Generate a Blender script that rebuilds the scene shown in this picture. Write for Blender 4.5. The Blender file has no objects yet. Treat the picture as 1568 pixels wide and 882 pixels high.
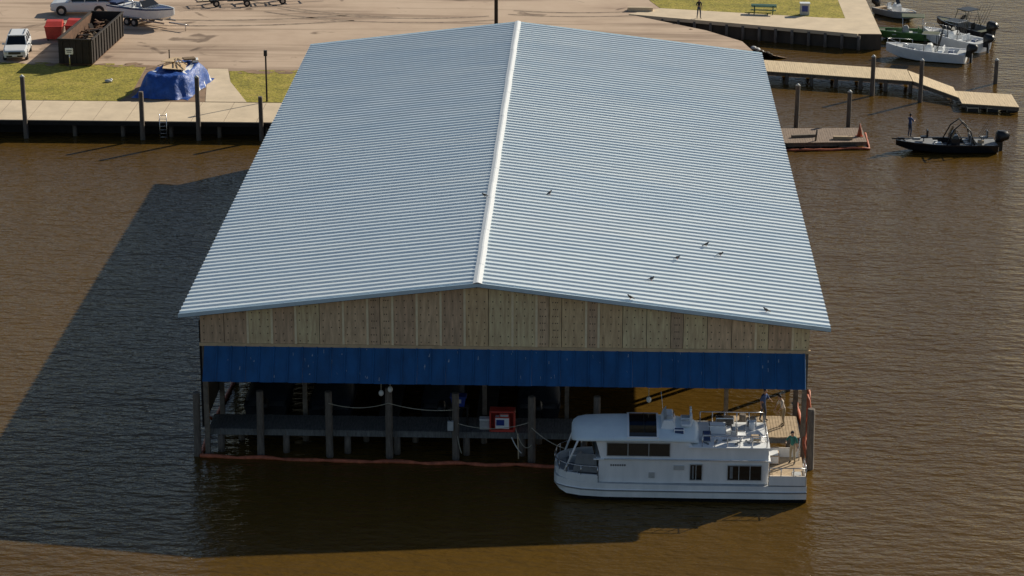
import bpy, bmesh, math, random
from mathutils import Matrix, Vector, noise
random.seed(7)
SC=bpy.context.scene
COL=SC.collection

# ------------------------------------------------------------ materials
def mat(name,c,rough=.7,metal=0.,var=.25,scale=2.,bump=.0,bscale=None,c2=None,detail=6,stretch=(1,1,1),spec=.5,dist=.02):
    m=bpy.data.materials.new(name); m.use_nodes=True; nt=m.node_tree; N=nt.nodes; L=nt.links
    b=N["Principled BSDF"]; b.inputs["Roughness"].default_value=rough; b.inputs["Metallic"].default_value=metal
    b.inputs["Specular IOR Level"].default_value=spec
    tc=N.new("ShaderNodeTexCoord"); mp=N.new("ShaderNodeMapping"); mp.inputs["Scale"].default_value=stretch
    L.new(tc.outputs["Object"],mp.inputs[0])
    n=N.new("ShaderNodeTexNoise"); n.inputs["Scale"].default_value=scale; n.inputs["Detail"].default_value=detail; n.inputs["Roughness"].default_value=.65
    L.new(mp.outputs[0],n.inputs[0])
    r=N.new("ShaderNodeValToRGB"); r.color_ramp.elements[0].position=.3; r.color_ramp.elements[1].position=.7
    d=c2 if c2 else tuple(x*(1-var) for x in c)
    e=c if c2 else tuple(min(.93,x*(1+var*.6)) for x in c)
    r.color_ramp.elements[0].color=(*d,1); r.color_ramp.elements[1].color=(*e,1)
    L.new(n.outputs[0],r.inputs[0]); L.new(r.outputs[0],b.inputs["Base Color"])
    if bump>0:
        n2=N.new("ShaderNodeTexNoise"); n2.inputs["Scale"].default_value=bscale or scale*4; n2.inputs["Detail"].default_value=4
        L.new(mp.outputs[0],n2.inputs[0])
        bp=N.new("ShaderNodeBump"); bp.inputs["Strength"].default_value=bump; bp.inputs["Distance"].default_value=dist
        L.new(n2.outputs[0],bp.inputs["Height"]); L.new(bp.outputs[0],b.inputs["Normal"])
    return m

M={}
M['white']=mat("white_gelcoat",(.86,.88,.89),.3,var=.08,scale=1.5)
M['hullwhite']=mat("weathered_hull",(.88,.90,.91),.4,var=.16,scale=1.2,stretch=(1,1,.25))
M['paleblue']=mat("pale_blue_roof",(.78,.87,.92),.4,var=.10,scale=1.)
M['blackglass']=mat("dark_glass",(.008,.010,.012),.08,var=.1)
M['black']=mat("black_plastic",(.02,.02,.022),.4,var=.2)
M['darkhull']=mat("dark_hull",(.02,.022,.028),.25,var=.3)
M['cover']=mat("slip_darkening_cover",(.018,.022,.032),.8,var=.4)  # near-black so the added boats keep the slips dark
M['steel']=mat("rail_steel",(.6,.6,.62),.25,metal=.9,var=.1)
M['greywood']=mat("weathered_wood",(.20,.165,.13),.85,var=.45,scale=3,stretch=(1,6,1),bump=.4,bscale=12)
M['dockbrown']=mat("brown_dock_boards",(.27,.20,.15),.85,var=.4,scale=3,stretch=(5,.8,1),bump=.4)
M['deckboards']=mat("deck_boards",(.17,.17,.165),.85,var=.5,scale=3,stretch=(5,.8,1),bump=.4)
M['piling']=mat("piling_wood",(.17,.14,.115),.85,var=.5,scale=3,stretch=(3,3,.6),bump=.5,bscale=10)
M['darkwood']=mat("dark_wood",(.020,.017,.015),.9,var=.4,scale=2)  # dark wood; on the boathouse walls it also paints interior shade
M['concrete']=mat("pale_concrete",(.68,.55,.385),.85,var=.16,scale=.6,bump=.15)
M['seam']=mat("concrete_seam",(.36,.28,.2),.9,var=.3)
M['quay']=mat("quay_wall",(.08,.065,.05),.9,var=.5,scale=.7,bump=.4,stretch=(1,1,.4))
M['soil']=mat("bare_soil",(.28,.18,.11),.95,var=.45,scale=.8,bump=.5)
M['orange']=mat("orange_boom",(.50,.13,.06),.6,var=.5,scale=3)
M['red']=mat("red_plastic",(.60,.06,.04),.45,var=.25,scale=1.5)
M['bluebin']=mat("blue_plastic",(.02,.05,.28),.45,var=.2)
M['tarp']=mat("blue_tarp",(.02,.09,.38),.5,var=.4,scale=1.5,bump=.8,bscale=3,dist=.12)
M['rust']=mat("rusty_steel",(.03,.022,.018),.75,var=.5,scale=1.2,bump=.2)
M['rust2']=mat("rusty_interior",(.15,.075,.04),.85,var=.5,scale=1.)
M['debris']=mat("debris_wood",(.22,.15,.09),.9,var=.5,scale=2)
M['plysheet']=mat("plywood_sheet",(.66,.48,.28),.7,var=.2,scale=2)
M['paint']=mat("car_paint_white",(.78,.79,.80),.25,var=.05)
M['silver']=mat("car_paint_silver",(.68,.70,.72),.3,metal=.1,var=.05)
M['rubber']=mat("tyre_rubber",(.02,.02,.02),.8,var=.2)
M['chrome']=mat("alloy",(.5,.5,.5),.3,metal=.8,var=.1)
M['lamp']=mat("headlamp",(.8,.8,.75),.1,var=.05)
M['redlamp']=mat("tail_lamp",(.4,.01,.01),.2,var=.05)
M['rope']=mat("rope",(.5,.46,.36),.9,var=.2)
M['greenb']=mat("green_hull",(.08,.20,.06),.4,var=.3)
M['olive']=mat("olive_hull",(.10,.11,.06),.6,var=.3)
M['grey']=mat("grey_deck",(.20,.21,.22),.7,var=.25,scale=3)
M['lgrey']=mat("light_grey",(.48,.49,.49),.6,var=.2,scale=3)
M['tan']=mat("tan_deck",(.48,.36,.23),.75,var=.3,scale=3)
M['navy']=mat("navy_canvas",(.03,.06,.16),.7,var=.2)
M['benchgreen']=mat("green_bench_paint",(.03,.10,.06),.5,var=.2)
M['skin']=mat("skin",(.42,.25,.17),.55,var=.08)
M['hair']=mat("hair",(.03,.02,.015),.7,var=.2)
M['jeans']=mat("jeans",(.05,.07,.12),.85,var=.2)
M['khaki']=mat("khaki",(.38,.32,.22),.85,var=.15)
M['shirt_green']=mat("green_shirt",(.025,.15,.13),.85,var=.15)
M['shirt_blue']=mat("blue_shirt",(.05,.10,.25),.85,var=.15)
M['shirt_light']=mat("light_shirt",(.66,.58,.50),.85,var=.12)
M['shirt_dark']=mat("dark_shirt",(.03,.03,.035),.85,var=.15)
M['shoe']=mat("shoes",(.05,.04,.035),.7,var=.2)
M['bird']=mat("bird_feathers",(.06,.06,.065),.8,var=.5,scale=20)
M['blue_awning']=mat("blue_awning_metal",(.008,.095,.265),.42,metal=.0,var=.35,scale=.9,stretch=(1.5,1,.4))
M['scratch']=mat("scratched_metal",(.30,.38,.48),.5,var=.2)
PLY=[mat("plywood_%d"%i,c,.75,var=.42,scale=1.9,stretch=(3,1,.45),bump=.1) for i,c in enumerate([(.86,.57,.32),(.66,.46,.29),(.92,.64,.37),(.58,.42,.27),(.77,.54,.33)])]
M['batten']=mat("batten_wood",(.93,.76,.50),.75,var=.12,scale=3)
M['nail']=mat("nail_heads",(.10,.07,.045),.7,var=.2)
M['ridge']=mat("ridge_cap_metal",(.88,.91,.92),.38,metal=.1,var=.06)
M['trim']=mat("trim_metal",(.55,.72,.82),.4,metal=.1,var=.1)
M['buoy']=mat("white_float",(.78,.78,.74),.5,var=.1)
M['pierdeck']=mat("pier_deck",(.70,.55,.35),.8,var=.2,scale=1.5,stretch=(4,.5,1))

def ramp(nt,inp,stops):
    r=nt.nodes.new("ShaderNodeValToRGB"); cr=r.color_ramp
    while len(cr.elements)<len(stops): cr.elements.new(.5)
    for e,(p,c) in zip(cr.elements,stops): e.position=p; e.color=(*c,1)
    nt.links.new(inp,r.inputs[0]); return r
def noi(nt,vec,scale,detail=4,rough=.55,stretch=None,rot=0,dis=0):
    if stretch:
        mp=nt.nodes.new("ShaderNodeMapping"); mp.inputs["Scale"].default_value=stretch; mp.inputs["Rotation"].default_value=(0,0,rot)
        nt.links.new(vec,mp.inputs[0]); vec=mp.outputs[0]
    n=nt.nodes.new("ShaderNodeTexNoise"); n.inputs["Scale"].default_value=scale; n.inputs["Detail"].default_value=detail; n.inputs["Roughness"].default_value=rough
    n.inputs["Distortion"].default_value=dis
    nt.links.new(vec,n.inputs[0]); return n.outputs[0]
def mixc(nt,a,b,fac,mode='MIX'):
    m=nt.nodes.new("ShaderNodeMix"); m.data_type='RGBA'; m.blend_type=mode
    for i,s in ((0,fac),(6,a),(7,b)):
        if isinstance(s,(int,float)): m.inputs[i].default_value=s
        elif isinstance(s,tuple): m.inputs[i].default_value=(*s,1)
        else: nt.links.new(s,m.inputs[i])
    return m.outputs[2]
def newmat(name):
    m=bpy.data.materials.new(name); m.use_nodes=True; nt=m.node_tree
    g=nt.nodes.new("ShaderNodeNewGeometry"); return m,nt,nt.nodes["Principled BSDF"],g.outputs["Position"]
def bump(nt,b,h,strength,dist,prev=None):
    bp=nt.nodes.new("ShaderNodeBump"); bp.inputs["Strength"].default_value=strength; bp.inputs["Distance"].default_value=dist
    nt.links.new(h,bp.inputs["Height"])
    if prev: nt.links.new(prev,bp.inputs["Normal"])
    nt.links.new(bp.outputs[0],b.inputs["Normal"]); return bp.outputs[0]

# water
m,nt,b,P=newmat("muddy_water"); M['water']=m
big=noi(nt,P,.03,5,.6,(1,.6,1))
r=ramp(nt,big,[(.3,(.082,.045,.0085)),(.7,(.112,.063,.0125))])
nt.links.new(r.outputs[0],b.inputs["Base Color"])
b.inputs["Roughness"].default_value=.09; b.inputs["IOR"].default_value=1.33; b.inputs["Specular IOR Level"].default_value=.34
w0=noi(nt,P,.16,2,.5,(.6,1.6,1),.25); w1=noi(nt,P,.8,3,.5,(1,2.4,1),.35); w2=noi(nt,P,2.6,3,.55,(1,1.8,1),-.3)
n0=bump(nt,b,w0,.55,.4); n1=bump(nt,b,w1,.62,.24,n0); bump(nt,b,w2,.6,.07,n1)
# lot
m,nt,b,P=newmat("lot_pavement"); M['lot']=m
a=noi(nt,P,.12,8,.65); r=ramp(nt,a,[(.3,(.42,.30,.215)),(.5,(.53,.395,.285)),(.72,(.60,.46,.34))])
s=noi(nt,P,.35,4,.6,(.12,1.6,1),.12); r2=ramp(nt,s,[(.36,(.50,.46,.43)),(.50,(1,1,1))])
c=mixc(nt,r.outputs[0],r2.outputs[0],.8,'MULTIPLY')
s3=noi(nt,P,.22,3,.5,dis=1.5); r3=ramp(nt,s3,[(.30,(.35,.32,.30)),(.37,(1,1,1))])
c=mixc(nt,c,r3.outputs[0],.9,'MULTIPLY')
nt.links.new(c,b.inputs["Base Color"]); b.inputs["Roughness"].default_value=.9
bump(nt,b,noi(nt,P,4,5),.3,.03)
# grass
m,nt,b,P=newmat("grass"); M['grass']=m
a=noi(nt,P,.45,8,.75); r=ramp(nt,a,[(.3,(.22,.20,.02)),(.5,(.38,.32,.035)),(.7,(.55,.42,.09))])
f=noi(nt,P,5,4,.7); r2=ramp(nt,f,[(.36,(.35,.36,.3)),(.58,(1,1,1))])
nt.links.new(mixc(nt,r.outputs[0],r2.outputs[0],.85,'MULTIPLY'),b.inputs["Base Color"]); b.inputs["Roughness"].default_value=.95
bump(nt,b,f,.8,.1)
# roof metal
m,nt,b,P=newmat("galvanised_roofing"); M['roof']=m
a=noi(nt,P,.25,5,.6,(.25,1.6,1)); r=ramp(nt,a,[(.3,(.78,.88,.93)),(.7,(.88,.95,.96))])
s=noi(nt,P,1.6,4,.6,(.15,3,1)); r2=ramp(nt,s,[(.3,(.82,.86,.9)),(.6,(1,1,1))])
nt.links.new(mixc(nt,r.outputs[0],r2.outputs[0],.85,'MULTIPLY'),b.inputs["Base Color"])
b.inputs["Metallic"].default_value=.12; b.inputs["Roughness"].default_value=.36

# ------------------------------------------------------------ builder
class B:
    def __init__(s): s.bm=bmesh.new(); s.mats=[]; s.M=Matrix.Identity(4)
    def mi(s,m):
        if isinstance(m,str): m=M[m]
        if m not in s.mats: s.mats.append(m)
        return s.mats.index(m)
    def v(s,co): return s.bm.verts.new(s.M@Vector(co))
    def face(s,vs,m,smooth=False):
        try: f=s.bm.faces.new(vs)
        except ValueError: return None
        f.material_index=s.mi(m); f.smooth=smooth; return f
    def quad(s,pts,m): return s.face([s.v(p) for p in pts],m)
    def box(s,c,d,m,rz=0,bev=0,ry=0,rx=0):
        R=Matrix.Translation(c)@Matrix.Rotation(rz,4,'Z')@Matrix.Rotation(ry,4,'Y')@Matrix.Rotation(rx,4,'X')
        x,y,z=d[0]/2,d[1]/2,d[2]/2
        vs=[s.v(R@Vector((a*x,b_*y,c_*z))) for a in(-1,1) for b_ in(-1,1) for c_ in(-1,1)]
        fs=[s.face([vs[i] for i in q],m) for q in((0,1,3,2),(4,6,7,5),(0,4,5,1),(2,3,7,6),(0,2,6,4),(1,5,7,3))]
        if bev>0:
            es=list({e for f in fs for e in f.edges})
            bmesh.ops.bevel(s.bm,geom=es,offset=bev,segments=2,affect='EDGES',profile=.6)
    def loft(s,rings,m,closed=True,caps=True,smooth=False,mats=None):
        R=[[s.v(p) for p in r] for r in rings]; n=len(R[0])
        for a,b_ in zip(R,R[1:]):
            for i in range(n if closed else n-1):
                j=(i+1)%n
                s.face([a[i],a[j],b_[j],b_[i]],mats[i] if mats else m,smooth)
        if caps:
            s.face(list(reversed(R[0])),m); s.face(R[-1],m)
    def cyl(s,p,q,r1,r2,m,seg=10,smooth=True):
        p=Vector(p);q=Vector(q);d=(q-p).normalized(); u=d.orthogonal().normalized(); w=d.cross(u)
        rg=lambda o,r:[o+u*math.cos(2*math.pi*i/seg)*r+w*math.sin(2*math.pi*i/seg)*r for i in range(seg)]
        s.loft([rg(p,r1),rg(q,r2)],m,smooth=smooth)
    def tube(s,pts,r,m,seg=8):
        pts=[Vector(p) for p in pts]; rings=[]
        for i,p in enumerate(pts):
            d=(pts[min(i+1,len(pts)-1)]-pts[max(i-1,0)]).normalized()
            u=d.cross(Vector((0,0,1)))
            if u.length<.1: u=d.cross(Vector((0,1,0)))
            u.normalize(); w=d.cross(u)
            rr=r[i] if isinstance(r,(list,tuple)) else r
            rings.append([p+u*math.cos(2*math.pi*k/seg)*rr+w*math.sin(2*math.pi*k/seg)*rr for k in range(seg)])
        s.loft(rings,m,smooth=True)
    def ell(s,c,r,m,seg=12,rz=0,ry=0,half=False):
        R=Matrix.Translation(c)@Matrix.Rotation(rz,4,'Z')@Matrix.Rotation(ry,4,'Y')
        rings=[];n=8
        for i in range(n+1):
            t=math.pi*(i/n)*(0.5 if half else 1)+0.001
            t=min(t,math.pi-.001)
            rings.append([R@Vector((r[0]*math.sin(t)*math.cos(2*math.pi*k/seg),r[1]*math.sin(t)*math.sin(2*math.pi*k/seg),r[2]*math.cos(t))) for k in range(seg)])
        s.loft(rings,m,smooth=True)
    def prism(s,prof,y0,y1,m,axis='y'):
        f=(lambda a,b_,t:(a,t,b_)) if axis=='y' else (lambda a,b_,t:(t,a,b_))
        s.loft([[f(a,b_,y0) for a,b_ in prof],[f(a,b_,y1) for a,b_ in prof]],m)
    def obj(s,name,parent=None,loc=(0,0,0),rz=0,clean=True):
        if clean: bmesh.ops.recalc_face_normals(s.bm,faces=s.bm.faces)
        me=bpy.data.meshes.new(name); s.bm.to_mesh(me); s.bm.free()
        for m in s.mats: me.materials.append(m)
        o=bpy.data.objects.new(name,me); COL.objects.link(o); o.location=loc; o.rotation_euler=(0,0,rz)
        if parent: o.parent=parent
        return o
def empty(name,loc=(0,0,0),rz=0):
    e=bpy.data.objects.new(name,None); COL.objects.link(e); e.location=loc; e.rotation_euler=(0,0,rz); return e
def poly(name,pts,z,m,parent=None):
    k=B(); k.face([k.v((x,y,z)) for x,y in pts],m)
    for f in list(k.bm.faces):
        f.normal_update()
        if f.normal.z<0: f.normal_flip()
    return k.obj(name,parent,clean=False)

# ------------------------------------------------------------ camera
yaw,pit,rol=-0.0347,0.3171,0.0017
F=Vector((math.sin(yaw)*math.cos(pit),math.cos(yaw)*math.cos(pit),-math.sin(pit)))
R0=Vector((math.cos(yaw),-math.sin(yaw),0)); U0=R0.cross(F)
Rr=R0*math.cos(rol)+U0*math.sin(rol); Uu=-R0*math.sin(rol)+U0*math.cos(rol)
cd=bpy.data.cameras.new("camera"); cam=bpy.data.objects.new("camera",cd); COL.objects.link(cam)
mw=Matrix((( Rr.x,Uu.x,-F.x,4.5844),(Rr.y,Uu.y,-F.y,-120.4969),(Rr.z,Uu.z,-F.z,48.6841),(0,0,0,1)))
cam.matrix_world=mw; cd.sensor_width=36; cd.lens=3964.7/1568*36; cd.clip_start=1; cd.clip_end=6000
SC.camera=cam

# ------------------------------------------------------------ light
S=Vector((1.286,1.23,1)).normalized()
el=math.asin(S.z); az=math.atan2(S.x,S.y)
W=bpy.data.worlds.new("World"); SC.world=W; W.use_nodes=True; nt=W.node_tree
sk=nt.nodes.new("ShaderNodeTexSky"); sk.sky_type='NISHITA'; sk.sun_disc=False; sk.sun_elevation=el; sk.sun_rotation=az
sk.air_density=1; sk.dust_density=.6; sk.ozone_density=1
nt.links.new(sk.outputs[0],nt.nodes["Background"].inputs[0]); nt.nodes["Background"].inputs[1].default_value=.064
sl=bpy.data.lights.new("sun","SUN"); sl.energy=5.0; sl.angle=math.radians(.5); sl.color=(1,.91,.75)
so=bpy.data.objects.new("sun",sl); COL.objects.link(so); so.rotation_euler=S.to_track_quat('Z','Y').to_euler(); so.location=(60,60,60)
SC.view_settings.view_transform='Standard'; SC.view_settings.look='None'; SC.view_settings.exposure=0

# ------------------------------------------------------------ setting
k=B(); k.quad([(-3000,-3000,0),(3000,-3000,0),(3000,3000,0),(-3000,3000,0)],'water'); k.obj("water",clean=False)
GZ=1.3
land=[(-900,67.6),(17,67.6),(17.3,85),(16.3,90),(13.5,94),(7,100.2),(26.2,93.1),(28.1,93.1),(28.1,2500),(-900,2500)]
k=B()
top=[k.v((x,y,GZ)) for x,y in land]; bot=[k.v((x,y,-.8)) for x,y in land]
k.face(top,'lot')
for i in range(len(land)):
    j=(i+1)%len(land); k.face([top[i],bot[i],bot[j],top[j]],'quay')
k.obj("ground")
# grass
poly("grass",[(-300,67.65),(-31.5,67.65),(-31,70),(-31.4,79.3),(-43,79.4),(-300,79.6)],GZ+.02,'grass')
poly("grass",[(-21.9,67.65),(15,67.65),(15,77),(-19,77.4),(-24.6,77.6),(-24,74)],GZ+.02,'grass')
poly("bare_soil",[(-31.5,67.65),(-25,67.65),(-25.6,77.8),(-31.35,79.4),(-31.0,70)],GZ+.012,'soil')
poly("footpath",[(-25,67.65),(-21.9,67.65),(-24,74),(-24.8,78.3),(-26.4,78.3)],GZ+.03,'concrete')
poly("grass",[(9.8,102.7),(24.6,99.2),(25.6,99.2),(26.2,400),(8.6,400),(8.9,106)],GZ+.02,'grass')
k=B()
for i in range(70):
    x=-48+i*.42+random.uniform(-.3,.3) if i<40 else -23.5+(i-40)*.2
    y=(79.3 if i<40 else 77.5)+random.uniform(-.5,.5); n=9; r=random.uniform(.25,.8)
    k.face([k.v((x+r*math.cos(a*6.283/n)*random.uniform(.6,1.2),y+r*.6*math.sin(a*6.283/n)*random.uniform(.6,1.2),GZ+.026+i*.0001)) for a in range(n)],'soil' if random.random()<.6 else 'grass')
k.obj("worn_verge")
# quay walkway, top right
k=B()
k.face([k.v(p) for p in [(7,100.25,GZ+.03),(26.2,93.15,GZ+.03),(28.1,93.15,GZ+.03),(28.1,400,GZ+.03),(26.2,400,GZ+.03),(25.6,99.2,GZ+.03),(24.6,99.2,GZ+.03),(9.8,102.7,GZ+.03)]],'concrete')
k.obj("quay_walkway")
k=B()
for i in range(15):
    t=i/14; x=7.2+19*t; y=100.15-7.1*t
    k.cyl((x,y-.15,-.5),(x,y-.15,GZ-.1),.14,.14,'piling')
k.box((16.6,96.55,1.22),(20.3,.25,.3),'concrete',rz=math.atan2(-7.1,19.2))
k.obj("quay_kerb")
# beach
k=B(); n=14; rows=[]
for i in range(n+1):
    t=i/n; a=Vector((17.2,88,0)).lerp(Vector((8,99.5,0)),t); row=[]
    for j in range(7):
        u=j/6; p=a+Vector((3.2*u,1.8*u,0)); z=GZ*(1-u)**1.3-.12+.1*noise.noise(p*1.1)
        row.append(k.v((p.x+noise.noise(p)*.5,p.y,z)))
    rows.append(row)
for a,b_ in zip(rows,rows[1:]):
    for j in range(6): k.face([a[j],a[j+1],b_[j+1],b_[j]],'soil',True)
k.obj("beach")
k=B()
for i in range(70):
    t=random.random(); u=random.random()
    x=17.2-9.2*t+2.9*u;y=88+11.5*t+1.8*u; r=random.uniform(.1,.35)
    k.ell((x,y,GZ*(1-u)**1.3-.1),(r,r*.8,r*.6),random.choice(['quay','soil','lgrey']),seg=6,rz=random.random()*3)
k.cyl((13,92.6,.9),(16,92.2,.55),.12,.07,'piling'); k.cyl((14,91.6,.9),(15.6,93.6,.5),.08,.04,'piling')
k.obj("rock_pile")
# promenade
k=B(); k.box((-141.75,64.7,1.2),(317,5.8,.2),'concrete',bev=.03)
for i in range(70):
    x=-150+i*2.4
    if x<16: k.box((x,64.7,1.302),(.035,5.7,.006),'seam')
k.box((-92,61.72,1.12),(217,.12,.32),'darkwood')
k.obj("promenade")
k=B()
for i in range(28):
    x=-80+i*3.55
    k.cyl((x,62.3,-.6),(x,62.3,1.1),.17,.17,'piling',8); k.cyl((x,65,-.6),(x,65,1.1),.17,.17,'piling',8)
k.box((-32,62.6,.85),(96,.2,.25),'darkwood'); k.box((-32,63.2,.5),(96,.1,1.1),'darkwood')
k.obj("promenade_piles")

def piling(x,y,h,r=.15,cap=False,lean=0):
    k=B(); rings=[]
    for i,z in enumerate((-.8,0,.25,h*.5,h-.12,h)):
        rr=r*(1.06 if z<.3 else 1)*(.95 if i==5 else 1)
        rings.append([(math.cos(a*.6283)*rr*(1+.06*math.sin(a*2.3+x))+lean*z,math.sin(a*.6283)*rr,z) for a in range(10)])
    k.loft(rings,'piling',smooth=True)
    if cap: k.cyl((lean*h,0,h),(lean*h,0,h+.16),r*1.15,.03,'buoy')
    return k.obj("mooring_piling",loc=(x,y,0))
for x,y,h,cp in [(-37.3,61.5,4.6,1),(-28.7,61.4,3.6,0),(-24.6,61.4,4.7,1),(-20.0,61.5,3.3,0),
    (25.8,77.0,3.1,1),(29.3,75.0,3.3,1),(36.0,81.4,1.9,1),(19.2,66.9,3.2,1),(23.1,67.1,2.7,1)]:
    piling(x,y,h,.17,bool(cp),random.uniform(-.015,.015))
# ladder
k=B()
for dx in(-.25,.25): k.cyl((dx,0,-.3),(dx,0,1.9),.03,.03,'steel',6)
for i in range(8): k.cyl((-.25,0,-.1+i*.27),(.25,0,-.1+i*.27),.02,.02,'steel',6)
k.obj("dock_ladder",loc=(-27.2,61.55,0))
# posts on shore
def post(name,x,y,h,r=.05,m='greywood',extra=None):
    k=B(); k.cyl((0,0,0),(0,0,h),r,r*.9,m,8)
    if extra: extra(k,h)
    return k.obj(name,loc=(x,y,GZ))
def sg(k,h):
    k.box((0,-.06,h-.25),(.62,.03,.5),'white',bev=.01); k.box((0,-.078,h-.18),(.44,.005,.06),'shirt_dark'); k.box((0,-.078,h-.32),(.36,.005,.05),'shirt_dark')
post("sign_post",-37.2,77.6,1.75,.04,'steel',sg)
post("marker_post",-29.6,79.4,1.2,.05,'darkwood',lambda k,h:k.cyl((0,0,h),(0,0,h+.08),.07,.02,'darkwood',8))
post("box_sign_pole",-20.4,67.9,3.9,.07,'darkwood',lambda k,h:k.box((0,-.08,h-.15),(.25,.22,.42),'black',bev=.02))  # pole with a small box sign at the top, not a light
def up(k,h):
    k.box((0,0,h-.9),(2.4,.12,.14),'darkwood'); 
    for dx in(-1.1,-.5,.5,1.1): k.cyl((dx,0,h-.83),(dx,0,h-.6),.05,.04,'lgrey',6)
post("utility_pole",-4.3,95.5,10.5,.16,'darkwood',up)
# tyre marks
M['tyre_mark']=mat("tyre_mark_pavement",(.40,.30,.21),.9,c2=(.14,.10,.078),scale=2.0)
k=B()
def arc(cx,cy,r,a0,a1,w,ys=1):
    n=30;pts=[]
    for i in range(n+1):
        a=math.radians(a0+(a1-a0)*i/n); ww=w*(.6+.5*noise.noise(Vector((i*.4,r,0)))); pts.append(((cx+(r-ww/2)*math.cos(a),cy+(r-ww/2)*math.sin(a)*ys,GZ+.008),(cx+(r+ww/2)*math.cos(a),cy+(r+ww/2)*math.sin(a)*ys,GZ+.008)))
    for p,q in zip(pts,pts[1:]): k.quad([p[0],p[1],q[1],q[0]],'tyre_mark')
arc(-12,118,22,235,290,.6);arc(-12,118,20.3,235,290,.55);arc(-10,122,24,225,262,.5)
arc(2,120,21,255,300,.6); arc(2,120,19.4,255,300,.6); arc(-30,130,36,262,292,.7); arc(-30,130,33.8,262,292,.7)
k.obj("tyre_marks",clean=False)

# ------------------------------------------------------------ boathouse
XR,ZR,KS=-1.2663,9.4705,.1205
Y0,L=-.6,59.6
zr=lambda x: ZR-KS*abs(x-XR)
bh=empty("boathouse",(0,0,0))
pitch=.62
for side,name in((-16,"roof_left"),(16,"roof_right")):
    k=B(); ys=[]; y=Y0
    while y<Y0+L-.01:
        for dy,h in((0,0),(.28,0),(.36,.08),(.50,.08),(.58,0)):
            if y+dy<=Y0+L: ys.append((y+dy,h))
        y+=pitch
    ys.append((Y0+L,0))
    cols=[0,.2,.4,.6,.8,1]
    prev=None
    for yy,h in ys:
        row=[k.v((XR+(side-XR)*c,yy,zr(XR+(side-XR)*c)+h+(.03*noise.noise(Vector((side+c*4,yy*.25,0))) if 0<c<1 else 0))) for c in cols]
        if prev:
            for j in range(5):
                k.face([prev[j],row[j],row[j+1],prev[j+1]],'roof')
        prev=row
    k.obj(name,bh,clean=False)
    k=B(); s=side/16
    p=[(XR,zr(XR)-.06),(side-.02*s,zr(side)-.06),(side-.02*s,zr(side)-.16),(XR,zr(XR)-.16)]
    k.prism(p,Y0+.02,Y0+L-.02,'darkwood'); k.obj("roof_deck",bh)
k=B()
prof=[(XR-.22,zr(XR-.22)+.09),(XR-.04,ZR+.13),(XR+.04,ZR+.13),(XR+.22,zr(XR+.22)+.09),(XR+.22,zr(XR+.22)+.055),(XR,ZR+.055),(XR-.22,zr(XR-.22)+.055)]
nseg=20
for i in range(nseg):
    a=Y0-.05+i*(L+.1)/nseg; k.prism([(x+.01*math.sin(i*2.1),z+(i%2)*.006) for x,z in prof],a,a+(L+.1)/nseg+.02,'ridge')
k.obj("ridge_cap",bh)
k=B()
for side in(-16,16):
    for y in(Y0-.03,Y0+L+.03):
        k.loft([[(XR,y-.02,ZR+.085),(XR,y+.02,ZR+.085),(XR,y+.02,ZR-.12),(XR,y-.02,ZR-.12)],[(side,y-.02,zr(side)+.085),(side,y+.02,zr(side)+.085),(side,y+.02,zr(side)-.12),(side,y-.02,zr(side)-.12)]],'trim')
k.obj("rake_trim",bh)
def gable(y,name,zb,sgn):
    k=B(); x=-15.05; i=0
    while x<15.0:
        w=random.choice([1.18,1.18,1.2,.62,1.18]); x2=min(x+w,15.05)
        xs=[x,x2]
        if x<XR<x2: xs=[x,XR,x2]
        g=.014
        prof=[(x+g,zb+random.uniform(-.03,.03)),(x2-g,zb)]+[(q-(g if q==x2 else -g if q==x else 0),zr(q)-.17) for q in reversed(xs)]
        k.prism(prof,y,y+.05,random.choice(PLY))
        if random.random()<.7:
            k.prism([(x-.055,zb),(x+.055,zb),(x+.055,zr(x)-.19),(x-.055,zr(x)-.19)],y-.04*sgn,y-.002*sgn,'batten')
        for xx in(x+.2,x+w*.5,x2-.2):
            z=zb+.15
            while z<zr(xx)-.3:
                if random.random()<.85: k.box((xx+random.uniform(-.02,.02),y-.004*sgn if sgn>0 else y+.054,z),(.045,.006,.06),'nail')
                z+=.36
        x=x2; i+=1
    k.box((0,y-.02*sgn,zb-.08),(30.2,.12,.16),'plysheet')
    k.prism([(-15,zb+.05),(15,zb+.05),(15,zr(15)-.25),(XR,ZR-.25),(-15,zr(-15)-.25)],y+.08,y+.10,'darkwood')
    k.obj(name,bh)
gable(0,"front_gable",6.08,1)
gable(58.2,"back_gable",6.08,-1)
k=B(); k.box((-15.1,29.2,4.3),(.08,58,5.6),'darkwood'); k.box((0,58.35,3.4),(30.1,.08,5.2),'darkwood')  # interior darkness is put into the near-black wall colour
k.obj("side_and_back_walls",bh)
# awning
k=B(); n=42
for i in range(n):
    x0=-14.85+i*29.7/n; x1=x0+29.7/n; 
    yt,zt,yb,zb=-.09,5.93,-1.1,4.42+random.uniform(-.012,.012)
    w=x1-x0
    k.loft([[(x0,yt,zt),(x0+w*.84,yt,zt),(x0+w*.88,yt-.05,zt+.03),(x0+w*.96,yt-.05,zt+.03),(x1,yt,zt)],[(x0,yb,zb),(x0+w*.84,yb,zb),(x0+w*.88,yb-.05,zb+.03),(x0+w*.96,yb-.05,zb+.03),(x1,yb,zb)]],'blue_awning',closed=False,caps=False)
for i in range(60):
    x=random.uniform(-14.5,14.5); t=random.random()*.85
    y=-.09-1.01*t-.012; z=5.93-1.51*t+.012; ln=random.uniform(.04,.2)
    k.loft([[(x,y,z),(x+.025,y,z)],[(x+random.uniform(-.05,.05),y-ln*.55,z-ln*.83),(x+.03,y-ln*.55,z-ln*.83)]],'scratch',closed=False,caps=False)
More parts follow.
